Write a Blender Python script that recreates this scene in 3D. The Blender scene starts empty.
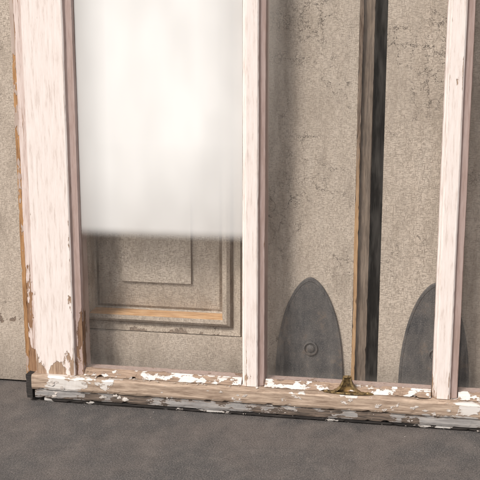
import bpy, bmesh, math, random
from mathutils import Vector, noise, Euler
random.seed(7)
scene=bpy.context.scene
# ------------------------------------------------------------ node helper
class NT:
    def __init__(s,name):
        s.m=bpy.data.materials.new(name); s.m.use_nodes=True
        s.t=s.m.node_tree; s.t.nodes.clear()
        s.out=s.t.nodes.new('ShaderNodeOutputMaterial')
        s.co=s.t.nodes.new('ShaderNodeTexCoord')
        s.geo=s.t.nodes.new('ShaderNodeNewGeometry')
        s.pos=s.geo.outputs['Position']
    def n(s,typ,props={},**inp):
        nd=s.t.nodes.new(typ)
        for k,v in props.items(): setattr(nd,k,v)
        for k,v in inp.items():
            k2=int(k[1:]) if k[0]=='_' else k.replace('__',' ')
            s.set(nd.inputs[k2],v)
        return nd
    def set(s,sock,v):
        if isinstance(v,bpy.types.NodeSocket): s.t.links.new(v,sock)
        else: sock.default_value=v
    def math(s,op,a,b=0.0,c=None,clamp=False):
        nd=s.n('ShaderNodeMath',{'operation':op,'use_clamp':clamp},_0=a,_1=b)
        if c is not None: s.set(nd.inputs[2],c)
        return nd.outputs[0]
    def vscale(s,v,sc):
        return s.n('ShaderNodeVectorMath',{'operation':'MULTIPLY'},_0=v,_1=sc).outputs[0]
    def noise(s,v,scale,detail=3,rough=.6,dist=0.0):
        nd=s.n('ShaderNodeTexNoise',{},Vector=v,Scale=scale,Detail=detail,Roughness=rough,Distortion=dist)
        return nd.outputs['Fac'],nd.outputs['Color']
    def ramp(s,v,a,b,lo=0.0,hi=1.0):
        return s.n('ShaderNodeMapRange',{'clamp':True},Value=v,_1=a,_2=b,_3=lo,_4=hi).outputs[0]
    def mix(s,f,a,b,mode='MIX'):
        nd=s.t.nodes.new('ShaderNodeMix'); nd.data_type='RGBA'; nd.blend_type=mode
        s.set(nd.inputs[0],f)
        for sock,v in ((nd.inputs[6],a),(nd.inputs[7],b)):
            if isinstance(v,tuple) and len(v)==3: v=(*v,1)
            s.set(sock,v)
        return nd.outputs[2]
    def warp(s,v,scale,amt):
        c=s.noise(v,scale,2,.7)[1]
        m=s.n('ShaderNodeVectorMath',{'operation':'SCALE'},_0=c); m.inputs['Scale'].default_value=amt
        return s.n('ShaderNodeVectorMath',{'operation':'ADD'},_0=v,_1=m.outputs[0]).outputs[0]
    def voro(s,v,scale):
        return s.n('ShaderNodeTexVoronoi',{'feature':'DISTANCE_TO_EDGE'},Vector=v,Scale=scale).outputs['Distance']
    def xyz(s,v=None):
        return s.n('ShaderNodeSeparateXYZ',{},_0=v or s.pos).outputs
    def spot(s,c,r,sc=(1,1,1)):
        v=s.n('ShaderNodeVectorMath',{'operation':'SUBTRACT'},_0=s.pos,_1=c).outputs[0]
        v=s.n('ShaderNodeVectorMath',{'operation':'MULTIPLY'},_0=v,_1=sc).outputs[0]
        l=s.n('ShaderNodeVectorMath',{'operation':'LENGTH'},_0=v).outputs['Value']
        return s.ramp(l,0,r,1,0)
    def finish(s,col,rough,h=None,dist=.001,metal=0.0,spec=.4):
        b=s.n('ShaderNodeBsdfPrincipled',{},Base__Color=col,Roughness=rough,Metallic=metal)
        b.inputs['Specular IOR Level'].default_value=spec
        if h is not None:
            bp=s.n('ShaderNodeBump',{},Height=h,Distance=dist,Strength=1.0)
            s.t.links.new(bp.outputs[0],b.inputs['Normal'])
        s.t.links.new(b.outputs[0],s.out.inputs[0]); return s.m

def wood_cols(s,axis,dark,light):
    sc={'Z':(9,9,.7),'X':(.7,9,9)}[axis]
    g=s.noise(s.vscale(s.pos,sc),40,4,.7)[0]
    return s.mix(s.ramp(g,.34,.66),dark,light),g

def flaking(name,axis,paint,paint2,dark,light,thr,edge=.1,low=0.0,lowz=(.05,.3),scale=22,spots=[],grime=.35,stretch=3.0,det=5):
    s=NT(name)
    wood,g=wood_cols(s,axis,dark,light)
    st={'Z':(1,1,1/stretch),'X':(1/stretch,1,1)}[axis]
    n=s.noise(s.vscale(s.pos,st),scale,det,.64)[0]
    m=n
    if edge:
        u=s.xyz(s.co.outputs['UV'])[0]
        e=s.math('POWER',s.math('MULTIPLY',s.math('ABSOLUTE',s.math('SUBTRACT',u,.5)),2.0),10.0)
        m=s.math('ADD',n,s.math('MULTIPLY',e,edge))
    if low: m=s.math('ADD',m,s.ramp(s.xyz()[2],lowz[0],lowz[1],low,0))
    for c,r,sc,a in spots: m=s.math('ADD',m,s.math('MULTIPLY',s.spot(c,r,sc),a))
    chip=s.ramp(m,thr,thr+.010)
    rim=s.ramp(m,thr-.02,thr)
    gr=s.noise(s.vscale(s.pos,{'Z':(6,6,.6),'X':(.6,6,6)}[axis]),34,4,.72)[0]
    pc=s.mix(s.ramp(gr,.35,.62),paint2,paint)
    pc=s.mix(s.math('MULTIPLY',s.ramp(gr,.54,.76),grime),pc,(.36,.27,.22))
    pc=s.mix(s.math('MULTIPLY',rim,.35),pc,(.45,.34,.28))
    col=s.mix(chip,pc,wood)
    h=s.math('ADD',s.math('MULTIPLY',chip,-.6),s.math('MULTIPLY',gr,.30))
    return s.finish(col,s.ramp(chip,0,1,.5,.85),h,.0010)

def crackle(name,base,base2,spots=[],chipthr=.70,cracks=[]):
    s=NT(name); p=s.pos
    t=s.noise(p,5,3,.62)[0]
    col=s.mix(s.ramp(t,.35,.65),base,base2)
    t2=s.noise(s.vscale(p,(1,1,.35)),34,4,.74)[0]
    col=s.mix(s.ramp(t2,.50,.74,0,.48),col,(.22,.175,.135))
    col=s.mix(s.ramp(t2,.48,.28,0,.38),col,(.70,.62,.54))
    # linen-like craquelure : short horizontal and vertical splits
    A=s.noise(s.vscale(p,(.38,1,1.9)),400,2,.7)[0]
    B=s.noise(s.vscale(p,(2.2,1,.45)),360,2,.7)[0]
    cr=s.math('MAXIMUM',s.ramp(A,.50,.64),s.ramp(B,.53,.66))
    am=s.math('MULTIPLY',s.ramp(t,.4,.6,.54,.34),s.ramp(t2,.40,.6,1.1,.8))
    col=s.mix(s.math('MULTIPLY',cr,am),col,(.14,.105,.078))
    # larger irregular cracks in patches
    if cracks:
        L=s.voro(s.vscale(s.warp(p,110,.024),(.9,1,.65)),46)
        pm=s.noise(p,16,3,.65)[0]
        for c,r in cracks: pm=s.math('ADD',pm,s.math('MULTIPLY',s.spot(c,r),.23))
        Lm=s.math('MULTIPLY',s.ramp(L,.0,.034,1,0),s.ramp(pm,.55,.70))
        col=s.mix(s.math('MULTIPLY',Lm,.9),col,(.05,.037,.029))
    m=s.noise(s.vscale(p,(1,1,.8)),26,5,.70)[0]
    for c,r,sc,am_ in spots: m=s.math('ADD',m,s.math('MULTIPLY',s.spot(c,r,sc),am_))
    chip=s.ramp(m,chipthr,chipthr+.02)
    wood=s.mix(s.ramp(B,.4,.6),(.12,.085,.065),(.25,.185,.14))
    col=s.mix(s.math('MULTIPLY',chip,.9),col,wood)
    low_dark=s.ramp(s.xyz()[2],.0,.09,.5,0)  # colour mixed darker towards the bottom
    col=s.mix(low_dark,col,(.15,.125,.105))
    h=s.math('ADD',s.math('MULTIPLY',cr,-.35),s.math('MULTIPLY',s.ramp(m,chipthr,chipthr+.02),-.7)) if spots else s.math('MULTIPLY',cr,-.35)
    return s.finish(col,.72,h,.0008)

PINK=(.80,.695,.65); PINK2=(.86,.79,.755)
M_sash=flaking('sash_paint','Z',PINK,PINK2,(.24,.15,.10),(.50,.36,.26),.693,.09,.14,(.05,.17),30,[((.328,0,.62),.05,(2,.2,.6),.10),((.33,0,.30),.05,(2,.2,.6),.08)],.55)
M_side=flaking('sash_paint_shaded','Z',(.44,.315,.28),(.54,.42,.385),(.15,.08,.05),(.34,.21,.13),.67,.10,.09,(.05,.25),28,[],.5)  # sash paint in a darker colour, shade painted onto the side faces
M_bead=flaking('outer_bead_paint','Z',(.60,.48,.44),(.70,.60,.56),(.17,.09,.05),(.36,.21,.12),.60,.12,.05,(.05,.25),30,[],.7)
M_rail=flaking('bare_rail','X',(.66,.62,.58),(.72,.68,.65),(.23,.16,.115),(.55,.425,.33),.410,.07,0,scale=24,grime=.6,stretch=1.6,
   spots=[((-.31,0,.045),.06,(1,.2,1),-.10),((-.15,0,.04),.14,(.9,.2,1),-.02)])
M_putty=flaking('old_putty','X',(.70,.66,.63),(.76,.71,.68),(.20,.135,.095),(.44,.32,.24),.485,.05,0,scale=40,grime=.7,stretch=1.4)
M_low=flaking('grey_rail','X',(.24,.235,.235),(.42,.39,.37),(.04,.034,.03),(.22,.165,.13),.50,.10,0,scale=34,grime=.5,stretch=2.3)
M_black=flaking('blackened_edge','X',(.60,.58,.55),(.5,.47,.45),(.012,.011,.011),(.05,.042,.038),.43,.0,0,scale=42,grime=.4,stretch=2.6)
M_orange=flaking('bare_edge_strip','Z',(.42,.32,.27),(.5,.41,.36),(.24,.12,.05),(.50,.28,.13),.49,.05,0,scale=20,grime=.3)
dspots=[((-.42,.08,.115),.09,(.5,.2,4.6),.235),((-.425,.08,.165),.010,(1,.2,.6),.30)]
mspots=[((-.135,.085,.097),.055,(.55,.2,2.2),.34),((-.22,.085,.10),.03,(.6,.2,2),.24),((-.06,.085,.16),.03,(1.5,.2,.6),.2)]
ck=[((.27,.08,.56),.13),((.06,.08,.35),.10),((.08,.08,.60),.10),((.155,.08,.25),.05)]
M_door=crackle('crackled_door_paint',(.60,.515,.435),(.505,.43,.36),dspots,.755,ck)
M_mould=crackle('crackled_moulding_paint',(.47,.395,.325),(.55,.47,.39),mspots,.67)
M_field=crackle('crackled_panel_paint',(.55,.475,.40),(.48,.41,.345),[],.80)
M_crev=crackle('dark_crevice_paint',(.22,.165,.12),(.28,.22,.17),[],.60)  # darker colour that deepens the gaps between the mouldings
def simple_wood(name,axis,d,l,rough=.75):
    s=NT(name); c,g=wood_cols(s,axis,d,l); return s.finish(c,rough,g,.0006)
M_lip=simple_wood('orange_bare_wood','X',(.42,.23,.11),(.72,.48,.28))
M_edge=simple_wood('door_edge_wood','Z',(.10,.075,.058),(.26,.20,.155))
def m_arris():
    s=NT('door_arris_wood'); c,g=wood_cols(s,'Z',(.42,.24,.11),(.70,.46,.26)); c2=s.mix(s.ramp(g,.4,.6),(.10,.065,.045),(.28,.21,.16))
    f=s.math('ADD',s.ramp(s.xyz()[2],.33,.47,0,1),s.ramp(g,.60,.66,0,.6),clamp=True)
    return s.finish(s.mix(f,c,c2),.8,g,.0006)
M_edgeO=m_arris()
def m_iron():
    s=NT('painted_iron'); p=s.pos
    n=s.noise(p,34,5,.72)[0]; f=s.noise(p,520,3,.7)[0]
    c=s.mix(s.ramp(n,.35,.7),(.052,.052,.057),(.115,.105,.100))
    c=s.mix(s.ramp(n,.58,.66,0,.6),c,(.16,.12,.095))
    c=s.mix(s.ramp(f,.48,.70,0,.6),c,(.20,.185,.175))
    return s.finish(c,.6,f,.0006)
M_iron=m_iron()
def m_brass():
    s=NT('tarnished_brass'); p=s.pos
    n=s.noise(p,130,4,.7)[0]
    c=s.mix(s.ramp(n,.40,.60),(.40,.28,.13),(.10,.07,.038))
    return s.finish(c,s.ramp(n,.3,.7,.35,.65),n,.0002,metal=.65)
M_brass=m_brass()
def m_ground():
    s=NT('dark_worn_asphalt'); p=s.pos
    n=s.noise(p,6,4,.62)[0]; n2=s.noise(s.vscale(p,(1,.8,1)),24,6,.80)[0]; f=s.noise(p,480,4,.78)[0]
    c=s.mix(s.ramp(n,.42,.60),(.090,.085,.084),(.132,.115,.107))
    c=s.mix(s.ramp(n2,.50,.66,0,.7),c,(.185,.163,.15))
    c=s.mix(s.ramp(n2,.46,.34,0,.6),c,(.052,.05,.051))
    c=s.mix(s.ramp(f,.52,.64,0,.85),c,(.27,.245,.23))
    c=s.mix(s.ramp(f,.47,.36,0,.85),c,(.026,.026,.026))
    h=s.math('ADD',s.math('MULTIPLY',n2,.3),s.math('MULTIPLY',f,.5))
    return s.finish(c,.68,h,.0012,spec=.4)
M_ground=m_ground()
M_wall=simple_wood('dark_shed_boards','Z',(.015,.013,.012),(.035,.03,.026),.9)
def m_flake(name,a,b):
    s=NT(name); n=s.noise(s.pos,160,2,.7)[0]
    return s.finish(s.mix(s.ramp(n,.35,.65),a,b),.65)
M_flake=m_flake('paint_flake',(.66,.61,.57),(.44,.385,.345))
def m_glass():
    s=NT('dusty_glass_painted_reflection')
    gl=s.n('ShaderNodeBsdfGlossy',{},Roughness=.03)
    tr=s.n('ShaderNodeBsdfTransparent',{},Color=(.975,.975,.97,1))
    lw=s.n('ShaderNodeLayerWeight',{},Blend=.5).outputs['Facing']
    fr=s.math('ADD',.04,s.math('MULTIPLY',s.math('POWER',lw,5),.8))
    a=s.n('ShaderNodeMixShader',{},_0=fr,_1=tr.outputs[0],_2=gl.outputs[0])
    du=s.n('ShaderNodeBsdfDiffuse',{},Color=(.70,.64,.58,1))
    N=s.noise(s.vscale(s.pos,(3,1,.5)),26,3,.75)[0]
    z=s.xyz()[2]
    d=s.math('ADD',s.ramp(N,.42,.72,.018,.08),s.ramp(z,.053,.078,.11,0))
    x=s.xyz()[0]
    k=s.math('MULTIPLY',s.ramp(x,.040,.068,.26,0),s.ramp(z,.35,.60))  # faint end of the white reflection, painted in along with the dust
    k=s.math('MULTIPLY',k,s.ramp(x,.03,.035))
    d=s.math('ADD',d,k)
    b=s.n('ShaderNodeMixShader',{},_0=d,_1=a.outputs[0],_2=du.outputs[0])
    s.t.links.new(b.outputs[0],s.out.inputs[0]); return s.m
M_glass=m_glass()
def m_reflection():  # bright reflection in the left pane, painted as a translucent white coat
    s=NT('painted_white_reflection')
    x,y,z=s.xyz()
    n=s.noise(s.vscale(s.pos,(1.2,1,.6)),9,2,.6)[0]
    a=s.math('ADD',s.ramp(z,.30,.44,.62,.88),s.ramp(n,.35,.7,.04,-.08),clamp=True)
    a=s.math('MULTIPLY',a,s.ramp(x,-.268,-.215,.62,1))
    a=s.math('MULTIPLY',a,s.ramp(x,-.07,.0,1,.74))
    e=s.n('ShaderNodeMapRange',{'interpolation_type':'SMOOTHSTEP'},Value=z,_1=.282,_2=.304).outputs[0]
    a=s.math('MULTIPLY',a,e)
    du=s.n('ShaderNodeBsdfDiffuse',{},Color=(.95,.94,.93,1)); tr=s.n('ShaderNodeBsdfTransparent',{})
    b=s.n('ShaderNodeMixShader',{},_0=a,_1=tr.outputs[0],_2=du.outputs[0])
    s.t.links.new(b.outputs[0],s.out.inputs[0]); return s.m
M_reflection=m_reflection()
# ------------------------------------------------------------ mesh helpers
def newobj(name,bm,mats,parent=None,smooth=False):
    me=bpy.data.meshes.new(name); bm.to_mesh(me); bm.free()
    for m in mats: me.materials.append(m)
    if smooth:
        for p in me.polygons: p.use_smooth=True
    ob=bpy.data.objects.new(name,me); scene.collection.objects.link(ob)
    if parent: ob.parent=parent
    return ob
def empty(name):
    e=bpy.data.objects.new(name,None); scene.collection.objects.link(e); e.empty_display_size=.1; return e
def sweep(name,prof,l0,l1,axis,mats,midx=None,parent=None,seg=.005,jit=.00022,chew=.00025,seed=0):
    """closed profile swept along Z or X: worn, slightly uneven timber."""
    bm=bmesh.new(); uvl=bm.loops.layers.uv.new('UVMap')
    N=max(2,int((l1-l0)/seg)); P=len(prof); rings=[]
    ca=sum(p[0] for p in prof)/P; cb=sum(p[1] for p in prof)/P
    for i in range(N+1):
        l=l0+(l1-l0)*i/N; r=[]
        for j,(a,b) in enumerate(prof):
            n1=noise.noise(Vector((l*9,seed*3.1+j*.35,0)))
            n2=noise.noise(Vector((l*60,seed*5.3+j*2.1,2)))
            c=max(0,noise.noise(Vector((l*70,seed+j*4.4,7)))-.15)*chew*4
            dx,dy=ca-a,cb-b
            sx=1 if dx>0 else -1; sy=1 if dy>0 else -1
            if axis=='Z': a2=a+n1*jit*1.8+n2*jit*.6+sx*c; b2=b+n2*jit*.08
            else: a2=a+n2*jit*.3+sx*c*.3; b2=b+n1*jit+n2*jit*.5+sy*c
            r.append(bm.verts.new((a2,b2,l) if axis=='Z' else (l,a2,b2)))
        rings.append(r)
    for i in range(N):
        for j in range(P):
            k=(j+1)%P
            f=bm.faces.new((rings[i][j],rings[i][k],rings[i+1][k],rings[i+1][j]))
            f.material_index=midx[j] if midx else 0
            us=(0,1,1,0); vs=(i,i,i+1,i+1)
            for lp,u,v in zip(f.loops,us,vs): lp[uvl].uv=(u,(l0+(l1-l0)*v/N))
    for r in (rings[0],rings[-1]):
        f=bm.faces.new(r)
        for lp in f.loops: lp[uvl].uv=(.5,0)
    bmesh.ops.recalc_face_normals(bm,faces=bm.faces)
    return newobj(name,bm,mats,parent)
# ------------------------------------------------------------ sash window
sash=empty('old_window_sash')
ZB=.049; ZT=1.16; GY=.015
def stile(name,x0,x1,mx,side,sd):
    b=.002
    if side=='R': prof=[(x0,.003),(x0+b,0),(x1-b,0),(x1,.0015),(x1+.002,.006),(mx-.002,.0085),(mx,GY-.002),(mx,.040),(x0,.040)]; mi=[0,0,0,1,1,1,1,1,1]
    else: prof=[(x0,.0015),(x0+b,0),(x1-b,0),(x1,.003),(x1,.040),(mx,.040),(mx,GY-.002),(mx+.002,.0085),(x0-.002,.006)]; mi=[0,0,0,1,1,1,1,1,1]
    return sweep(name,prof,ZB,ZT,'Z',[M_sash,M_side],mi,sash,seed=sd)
stile('stile_hinge_side',-.349,-.280,-.266,'R',1)
stile('stile_lock_side',.625,.694,.611,'L',2)
def bar(name,a,b,c,d,sd):
    prof=[(b,.0015),(b+.002,0),(c-.002,0),(c,.0015),(c+.002,.006),(d-.001,.009),(d,GY-.002),(d,.038),(a,.038),(a,GY-.002),(a+.001,.008),(b-.002,.006)]
    mi=[0,0,0,1,1,1,1,1,1,0,0,0]
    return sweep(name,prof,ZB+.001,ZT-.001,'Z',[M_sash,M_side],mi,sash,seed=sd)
bar('glazing_bar_1',.002,.008,.029,.039,3)
bar('glazing_bar_2',.305,.310,.333,.345,4)
sweep('bottom_rail',[(-.008,.024),(-.010,.028),(-.010,.045),(-.007,.0485),(.004,.0495),(.040,.0495),(.040,.024)],-.354,.70,'X',[M_rail,M_putty],[0,0,0,0,1,0,0],sash,seed=5,jit=.0005,chew=.0009)
sweep('lower_strip',[(-.005,.008),(-.006,.011),(-.006,.021),(-.004,.0235),(.042,.0235),(.042,.008)],-.350,.70,'X',[M_low],None,sash,seed=6,jit=.0005,chew=.0012)
sweep('black_bottom_edge',[(-.001,.0005),(-.003,.003),(-.003,.0075),(.040,.0075),(.040,.0005)],-.335,.70,'X',[M_black],None,sash,seed=7,jit=.0007,chew=.0016)  # near-black strip along the underside, with pale flakes
for i,(a,b) in enumerate(((-.265,.001),(.040,.304),(.346,.610))):
    sweep('putty_%d'%(i+1),[(.0,.050),(.011,.058),(GY-.001,.060),(GY-.001,.050)],a,b,'X',[M_putty],None,sash,seed=8+i,jit=.0008,chew=.002,seg=.003)
    sweep('back_fillet_%d'%(i+1),[(GY+.004,.050),(GY+.004,.058),(.038,.058),(.038,.050)],a,b,'X',[M_side],None,sash,seed=12+i)
sweep('top_rail',[(0,ZT),(0,ZT+.06),(.04,ZT+.06),(.04,ZT)],-.349,.694,'X',[M_sash],None,sash,seed=16)
sweep('outer_bead',[(-.3665,.016),(-.3665,.040),(-.3500,.040),(-.3500,.012),(-.357,.012)],.03,ZT,'Z',[M_bead],None,sash,seed=17,jit=.0004,chew=.0006)
sweep('bare_outer_edge',[(-.3740,.018),(-.3740,.040),(-.3672,.040),(-.3672,.018)],.0,ZT,'Z',[M_orange],None,sash,seed=18,jit=.0005,chew=.0007)
sweep('charred_end',[(-.366,-.004),(-.366,.040),(-.3545,.040),(-.3545,-.006)],.006,.047,'Z',[M_black],None,sash,seed=19,chew=.001)
for i,(a,b) in enumerate(((-.2655,.0015),(.0395,.3045),(.3455,.6105))):
    bm=bmesh.new()
    vs=[bm.verts.new(v) for v in ((a,GY,.0505),(b,GY,.0505),(b,GY,ZT),(a,GY,ZT))]; bm.faces.new(vs)
    newobj('glass_pane_%d'%(i+1),bm,[M_glass],sash)
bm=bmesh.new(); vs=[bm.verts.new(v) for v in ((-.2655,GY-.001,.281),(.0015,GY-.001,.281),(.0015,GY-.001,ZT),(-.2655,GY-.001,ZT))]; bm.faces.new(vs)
newobj('white_reflection_sheet',bm,[M_reflection],sash)  # sheet added over the pane to carry the painted reflection
def flake(bm,c,r,flat=.35,rot=None,el=None):
    n=random.randint(7,12); e=rot or Euler((random.uniform(-.35,.35),random.uniform(-.35,.35),random.uniform(0,6)))
    el=el or random.uniform(.3,.8); top=[];bot=[]
    for i in range(n):
        a=i/n*6.283; rr=r*random.uniform(.45,1.25)
        v=Vector((math.cos(a)*rr,math.sin(a)*rr*el,random.uniform(-.08,.12)*r)); v2=v*.9+Vector((0,0,-r*flat*.5))
        v.rotate(e); v2.rotate(e); top.append(bm.verts.new(v+c)); bot.append(bm.verts.new(v2+c))
    bm.faces.new(top); bm.faces.new(bot[::-1])
    for i in range(n): bm.faces.new((top[i],bot[i],bot[(i+1)%n],top[(i+1)%n]))
bm=bmesh.new()
for i in range(95):
    x=random.choice((random.uniform(-.26,.0),random.uniform(-.26,.0),random.uniform(-.34,.36)))
    y=random.uniform(-.007,.008)
    flake(bm,Vector((x,y,.0502+max(0,y)*.8)),.0006+.0026*random.random()**2,.25)
for i in range(150):
    x=random.uniform(-.345,.40); z=random.uniform(.010,.046)
    if noise.noise(Vector((x*25,z*20,3)))<.12: continue
    y=-.0102 if z>.024 else -.0062
    flake(bm,Vector((x,y,z)),.0005+.0045*random.random()**3,.06,rot=Euler((1.57+random.uniform(-.04,.04),0,random.uniform(-.04,.04))))
for x,z,r in ((-.318,.038,.009),(-.300,.030,.005),(-.262,.040,.004),(-.205,.020,.008),(-.19,.016,.006),(-.23,.018,.005),(.225,.036,.006),(.232,.030,.004),(.295,.034,.004),(.33,.036,.005),(.01,.038,.004),(-.03,.041,.003)):
    y=-.0103 if z>.024 else -.0063
    for k in range(4): flake(bm,Vector((x+random.uniform(-.7,.7)*r,y-.0002*k,z+random.uniform(-.35,.35)*r)),r*random.uniform(.35,.9),.05,rot=Euler((1.57,0,0)),el=.55)
for i in range(14):
    x=random.uniform(-.1,.40); flake(bm,Vector((x,-.004,random.uniform(.002,.008))),random.uniform(.001,.0025))
newobj('clinging_paint_flakes',bm,[M_flake],sash)
bm=bmesh.new()
for i in range(12):
    x=random.uniform(-.38,.42); y=-random.expovariate(40)-.008
    flake(bm,Vector((x,y,.001)),random.uniform(.0006,.0014),.3,rot=Euler((0,0,random.uniform(0,6))))
newobj('fallen_paint_flakes',bm,[M_flake])
# ------------------------------------------------------------ panelled doors
def door(name,X0,X1,Yf,inner,height,back=.036):
    root=empty(name)
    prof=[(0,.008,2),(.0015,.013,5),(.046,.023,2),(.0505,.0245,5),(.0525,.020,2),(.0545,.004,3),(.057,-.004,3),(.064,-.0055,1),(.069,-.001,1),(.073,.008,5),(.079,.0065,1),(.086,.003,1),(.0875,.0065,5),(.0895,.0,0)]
    names=['lower_leaf','upper_leaf']
    for bi,(z0,z1,i0,i1) in enumerate(((.004,height*.5,.193,height*.5-.16),(height*.5,height,height*.5+.15,height-.20))):
        bm=bmesh.new()
        def ring(xa,xb,za,zb,y): return [bm.verts.new(v) for v in ((xa,y,za),(xb,y,za),(xb,y,zb),(xa,y,zb))]
        r0=ring(inner[0],inner[1],i0,i1,Yf+prof[0][1]); f=bm.faces.new(r0); f.material_index=2; rings=[r0]
        for d,y,m in prof[1:]:
            r=ring(inner[0]-d,inner[1]+d,i0-d,i1+d,Yf+y)
            for k in range(4):
                f=bm.faces.new((rings[-1][k],rings[-1][(k+1)%4],r[(k+1)%4],r[k]))
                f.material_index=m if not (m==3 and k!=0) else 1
            rings.append(r)
        r=ring(X0,X1,z0,z1,Yf)
        for k in range(4): bm.faces.new((rings[-1][k],rings[-1][(k+1)%4],r[(k+1)%4],r[k])).material_index=0
        rb=ring(X0,X1,z0,z1,Yf+back)
        for k in range(4): bm.faces.new((r[k],r[(k+1)%4],rb[(k+1)%4],rb[k])).material_index=4
        bmesh.ops.recalc_face_normals(bm,faces=bm.faces)
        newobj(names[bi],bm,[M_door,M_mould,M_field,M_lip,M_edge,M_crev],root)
    return root
d1=door('old_panelled_door',-.52,.1735,.080,(-.222,-.1006),2.0)
d2=door('old_panelled_door',.2165,.92,.082,(.50,.65),2.0)
sweep('bare_arris',[(.1737,.0790),(.1737,.09),(.1792,.09),(.1792,.081)],.004,2.0,'Z',[M_edgeO],None,d1,seed=30,seg=.006,jit=.0006,chew=.0008)
sweep('rebated_edge',[(.1794,.0895),(.1794,.112),(.1965,.112),(.1965,.0905)],.004,2.0,'Z',[M_edge],None,d1,seed=31,seg=.006,jit=.0005,chew=.0008)
# ------------------------------------------------------------ arched iron plates
def plate(name,cx,Y,ztop=.2165,zb=.028,W=.057):
    bm=bmesh.new(); n=30
    def outline(k,y):
        pts=[]; H=(ztop-zb)
        for i in range(n+1):
            t=math.sin(i/n*math.pi/2); w=W*(max(0,1-t**2.3))**.58; pts.append((w,t*H))
        full=[(-w,h) for w,h in pts]+[(w,h) for w,h in pts[::-1][1:]]
        cz=H*.42
        return [bm.verts.new((cx+w*k,y,zb+cz+(h-cz)*(1-(1-k)*.7))) for w,h in full]
    rs=[outline(1,Y),outline(1,Y-.0045),outline(.985,Y-.0053),outline(.93,Y-.0053),outline(.91,Y-.0046)]
    for a,b in zip(rs,rs[1:]):
        m=len(a)
        for i in range(m): bm.faces.new((a[i],a[(i+1)%m],b[(i+1)%m],b[i]))
    bm.faces.new(rs[-1])
    zc=.096; prev=None
    for rr,yy in ((.0125,-.0045),(.0118,-.0080),(.0098,-.0084),(.0088,-.0050),(.0070,-.0050),(.0060,-.0080),(.0035,-.0090),(.0008,-.0094)):
        r=[bm.verts.new((cx+.002+rr*math.cos(a*math.pi/12),Y+yy,zc+rr*math.sin(a*math.pi/12))) for a in range(24)]
        if prev:
            for i in range(24): bm.faces.new((prev[i],prev[(i+1)%24],r[(i+1)%24],r[i]))
        prev=r
    bm.faces.new(prev)
    bmesh.ops.recalc_face_normals(bm,faces=bm.faces)
    return newobj(name,bm,[M_iron])
plate('arched_iron_plate',.1035,.0798)
plate('arched_iron_plate',.3080,.0818)
# ------------------------------------------------------------ brass sash catch
brass=empty('brass_sash_catch')
bx,by,bz=.173,-.001,.0500
bm=bmesh.new()
pts=[];n=32
for lay,(k,dz) in enumerate(((1,0),(1,.0016),(.93,.0022))):
    r=[]
    for i in range(n):
        a=i/n*6.283; c=math.cos(a); s_=math.sin(a)
        w=.040*c; d=.0078*s_*(1-.45*abs(c)**1.5)
        r.append(bm.verts.new((bx+.002+w*k,by+d*k,bz+dz)))
    pts.append(r)
for a,b in zip(pts,pts[1:]):
    for i in range(n): bm.faces.new((a[i],a[(i+1)%n],b[(i+1)%n],b[i]))
bm.faces.new(pts[-1]); bm.faces.new(pts[0][::-1])
newobj('base_plate',bm,[M_brass],brass)
bm=bmesh.new()
prof2=[(.0225,.0020),(.0175,.0045),(.0135,.0085),(.0105,.0135),(.0080,.0190),(.0068,.0240),(.0068,.0265)]
def strip(sgn):
    rows=[]
    for (w,z) in prof2:
        yd=.0062-.0022*(z/.027)
        rows.append([bm.verts.new((bx+sgn*w,by+y,bz+z)) for y in (-yd,-yd*.4,yd*.4,yd)]+[bm.verts.new((bx+sgn*max(w-.0026,.003),by+y,bz+z-.0004)) for y in (yd,yd*.4,-yd*.4,-yd)])
    for a,b in zip(rows,rows[1:]):
        for i in range(8): bm.faces.new((a[i],a[(i+1)%8],b[(i+1)%8],b[i]))
    bm.faces.new(rows[0]); bm.faces.new(rows[-1])
strip(1); strip(-1)
back=[bm.verts.new((bx+sg*w*.9,by+.0045,bz+z)) for sg,seq in ((-1,prof2),(1,prof2[::-1])) for w,z in seq]
bm.faces.new(back)
r0=None
for rr,zz in ((.0060,.0258),(.0068,.0266),(.0068,.0276),(.0060,.0282),(.0036,.0282),(.0030,.0270)):
    r=[bm.verts.new((bx+rr*math.cos(a*math.pi/10),by+rr*.62*math.sin(a*math.pi/10),bz+zz)) for a in range(20)]
    if r0:
        for i in range(20): bm.faces.new((r0[i],r0[(i+1)%20],r[(i+1)%20],r[i]))
    r0=r
bm.faces.new(r0)
bmesh.ops.recalc_face_normals(bm,faces=bm.faces)
newobj('flared_keeper',bm,[M_brass],brass,False)
for sx in (-.031,.033):
    bm=bmesh.new(); bmesh.ops.create_uvsphere(bm,u_segments=12,v_segments=8,radius=.003)
    for v in bm.verts: v.co=Vector((v.co.x+bx+sx,v.co.y+by,v.co.z*.45+bz+.0024))
    newobj('screw_head',bm,[M_brass],brass,True)
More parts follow.
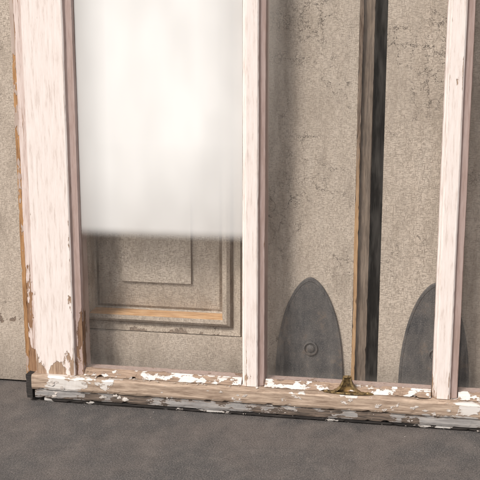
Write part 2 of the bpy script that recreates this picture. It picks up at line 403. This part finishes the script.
# ------------------------------------------------------------ shed wall, ground
bm=bmesh.new()
def bx_(x0,x1,y0,y1,z0,z1):
    r=bmesh.ops.create_cube(bm,size=1)
    for v in r['verts']: v.co=Vector(((x0+x1)/2+v.co.x*(x1-x0),(y0+y1)/2+v.co.y*(y1-y0),(z0+z1)/2+v.co.z*(z1-z0)))
x=-4.0
while x<4:
    bx_(x,x+.136,.135+random.uniform(0,.003),.149,0,2.6); x+=.14
bx_(-4,4,.150,.20,0,2.6)
newobj('dark_shed_wall',bm,[M_wall])
bm=bmesh.new()
vs=[bm.verts.new(v) for v in ((-300,-300,0),(300,-300,0),(300,300,0),(-300,300,0))]; bm.faces.new(vs)
newobj('ground',bm,[M_ground])
# ------------------------------------------------------------ light
w=bpy.data.worlds.new('World'); scene.world=w; w.use_nodes=True
nt=w.node_tree; bg=nt.nodes['Background']
sky=nt.nodes.new('ShaderNodeTexSky'); sky.sky_type='NISHITA'; sky.sun_disc=False
EL=math.radians(43); d=Vector((-.46,-.82,0)).normalized()
sky.sun_elevation=EL; sky.sun_rotation=math.atan2(d.x,d.y)%(2*math.pi)
sky.dust_density=4; sky.ozone_density=.4
hs=nt.nodes.new('ShaderNodeHueSaturation'); hs.inputs['Saturation'].default_value=.30
nt.links.new(sky.outputs[0],hs.inputs['Color']); nt.links.new(hs.outputs[0],bg.inputs[0])
bg.inputs[1].default_value=.11
sun=bpy.data.lights.new('sun','SUN'); sun.energy=2.65; sun.angle=math.radians(14); sun.color=(1,.93,.845)
so=bpy.data.objects.new('sun',sun); scene.collection.objects.link(so)
tod=Vector((d.x*math.cos(EL),d.y*math.cos(EL),math.sin(EL)))
so.rotation_euler=tod.to_track_quat('Z','Y').to_euler(); so.location=(-2,-4,5)
# ------------------------------------------------------------ camera
cam=bpy.data.cameras.new('camera'); co=bpy.data.objects.new('camera',cam); scene.collection.objects.link(co)
co.location=(.281,-1.5,.613); co.rotation_euler=(math.radians(78.1),0,math.radians(10.6))
cam.sensor_width=36; cam.lens=74.5; cam.clip_start=.02; cam.clip_end=1000
scene.camera=co
scene.view_settings.view_transform='Standard'; scene.view_settings.look='None'; scene.view_settings.exposure=0
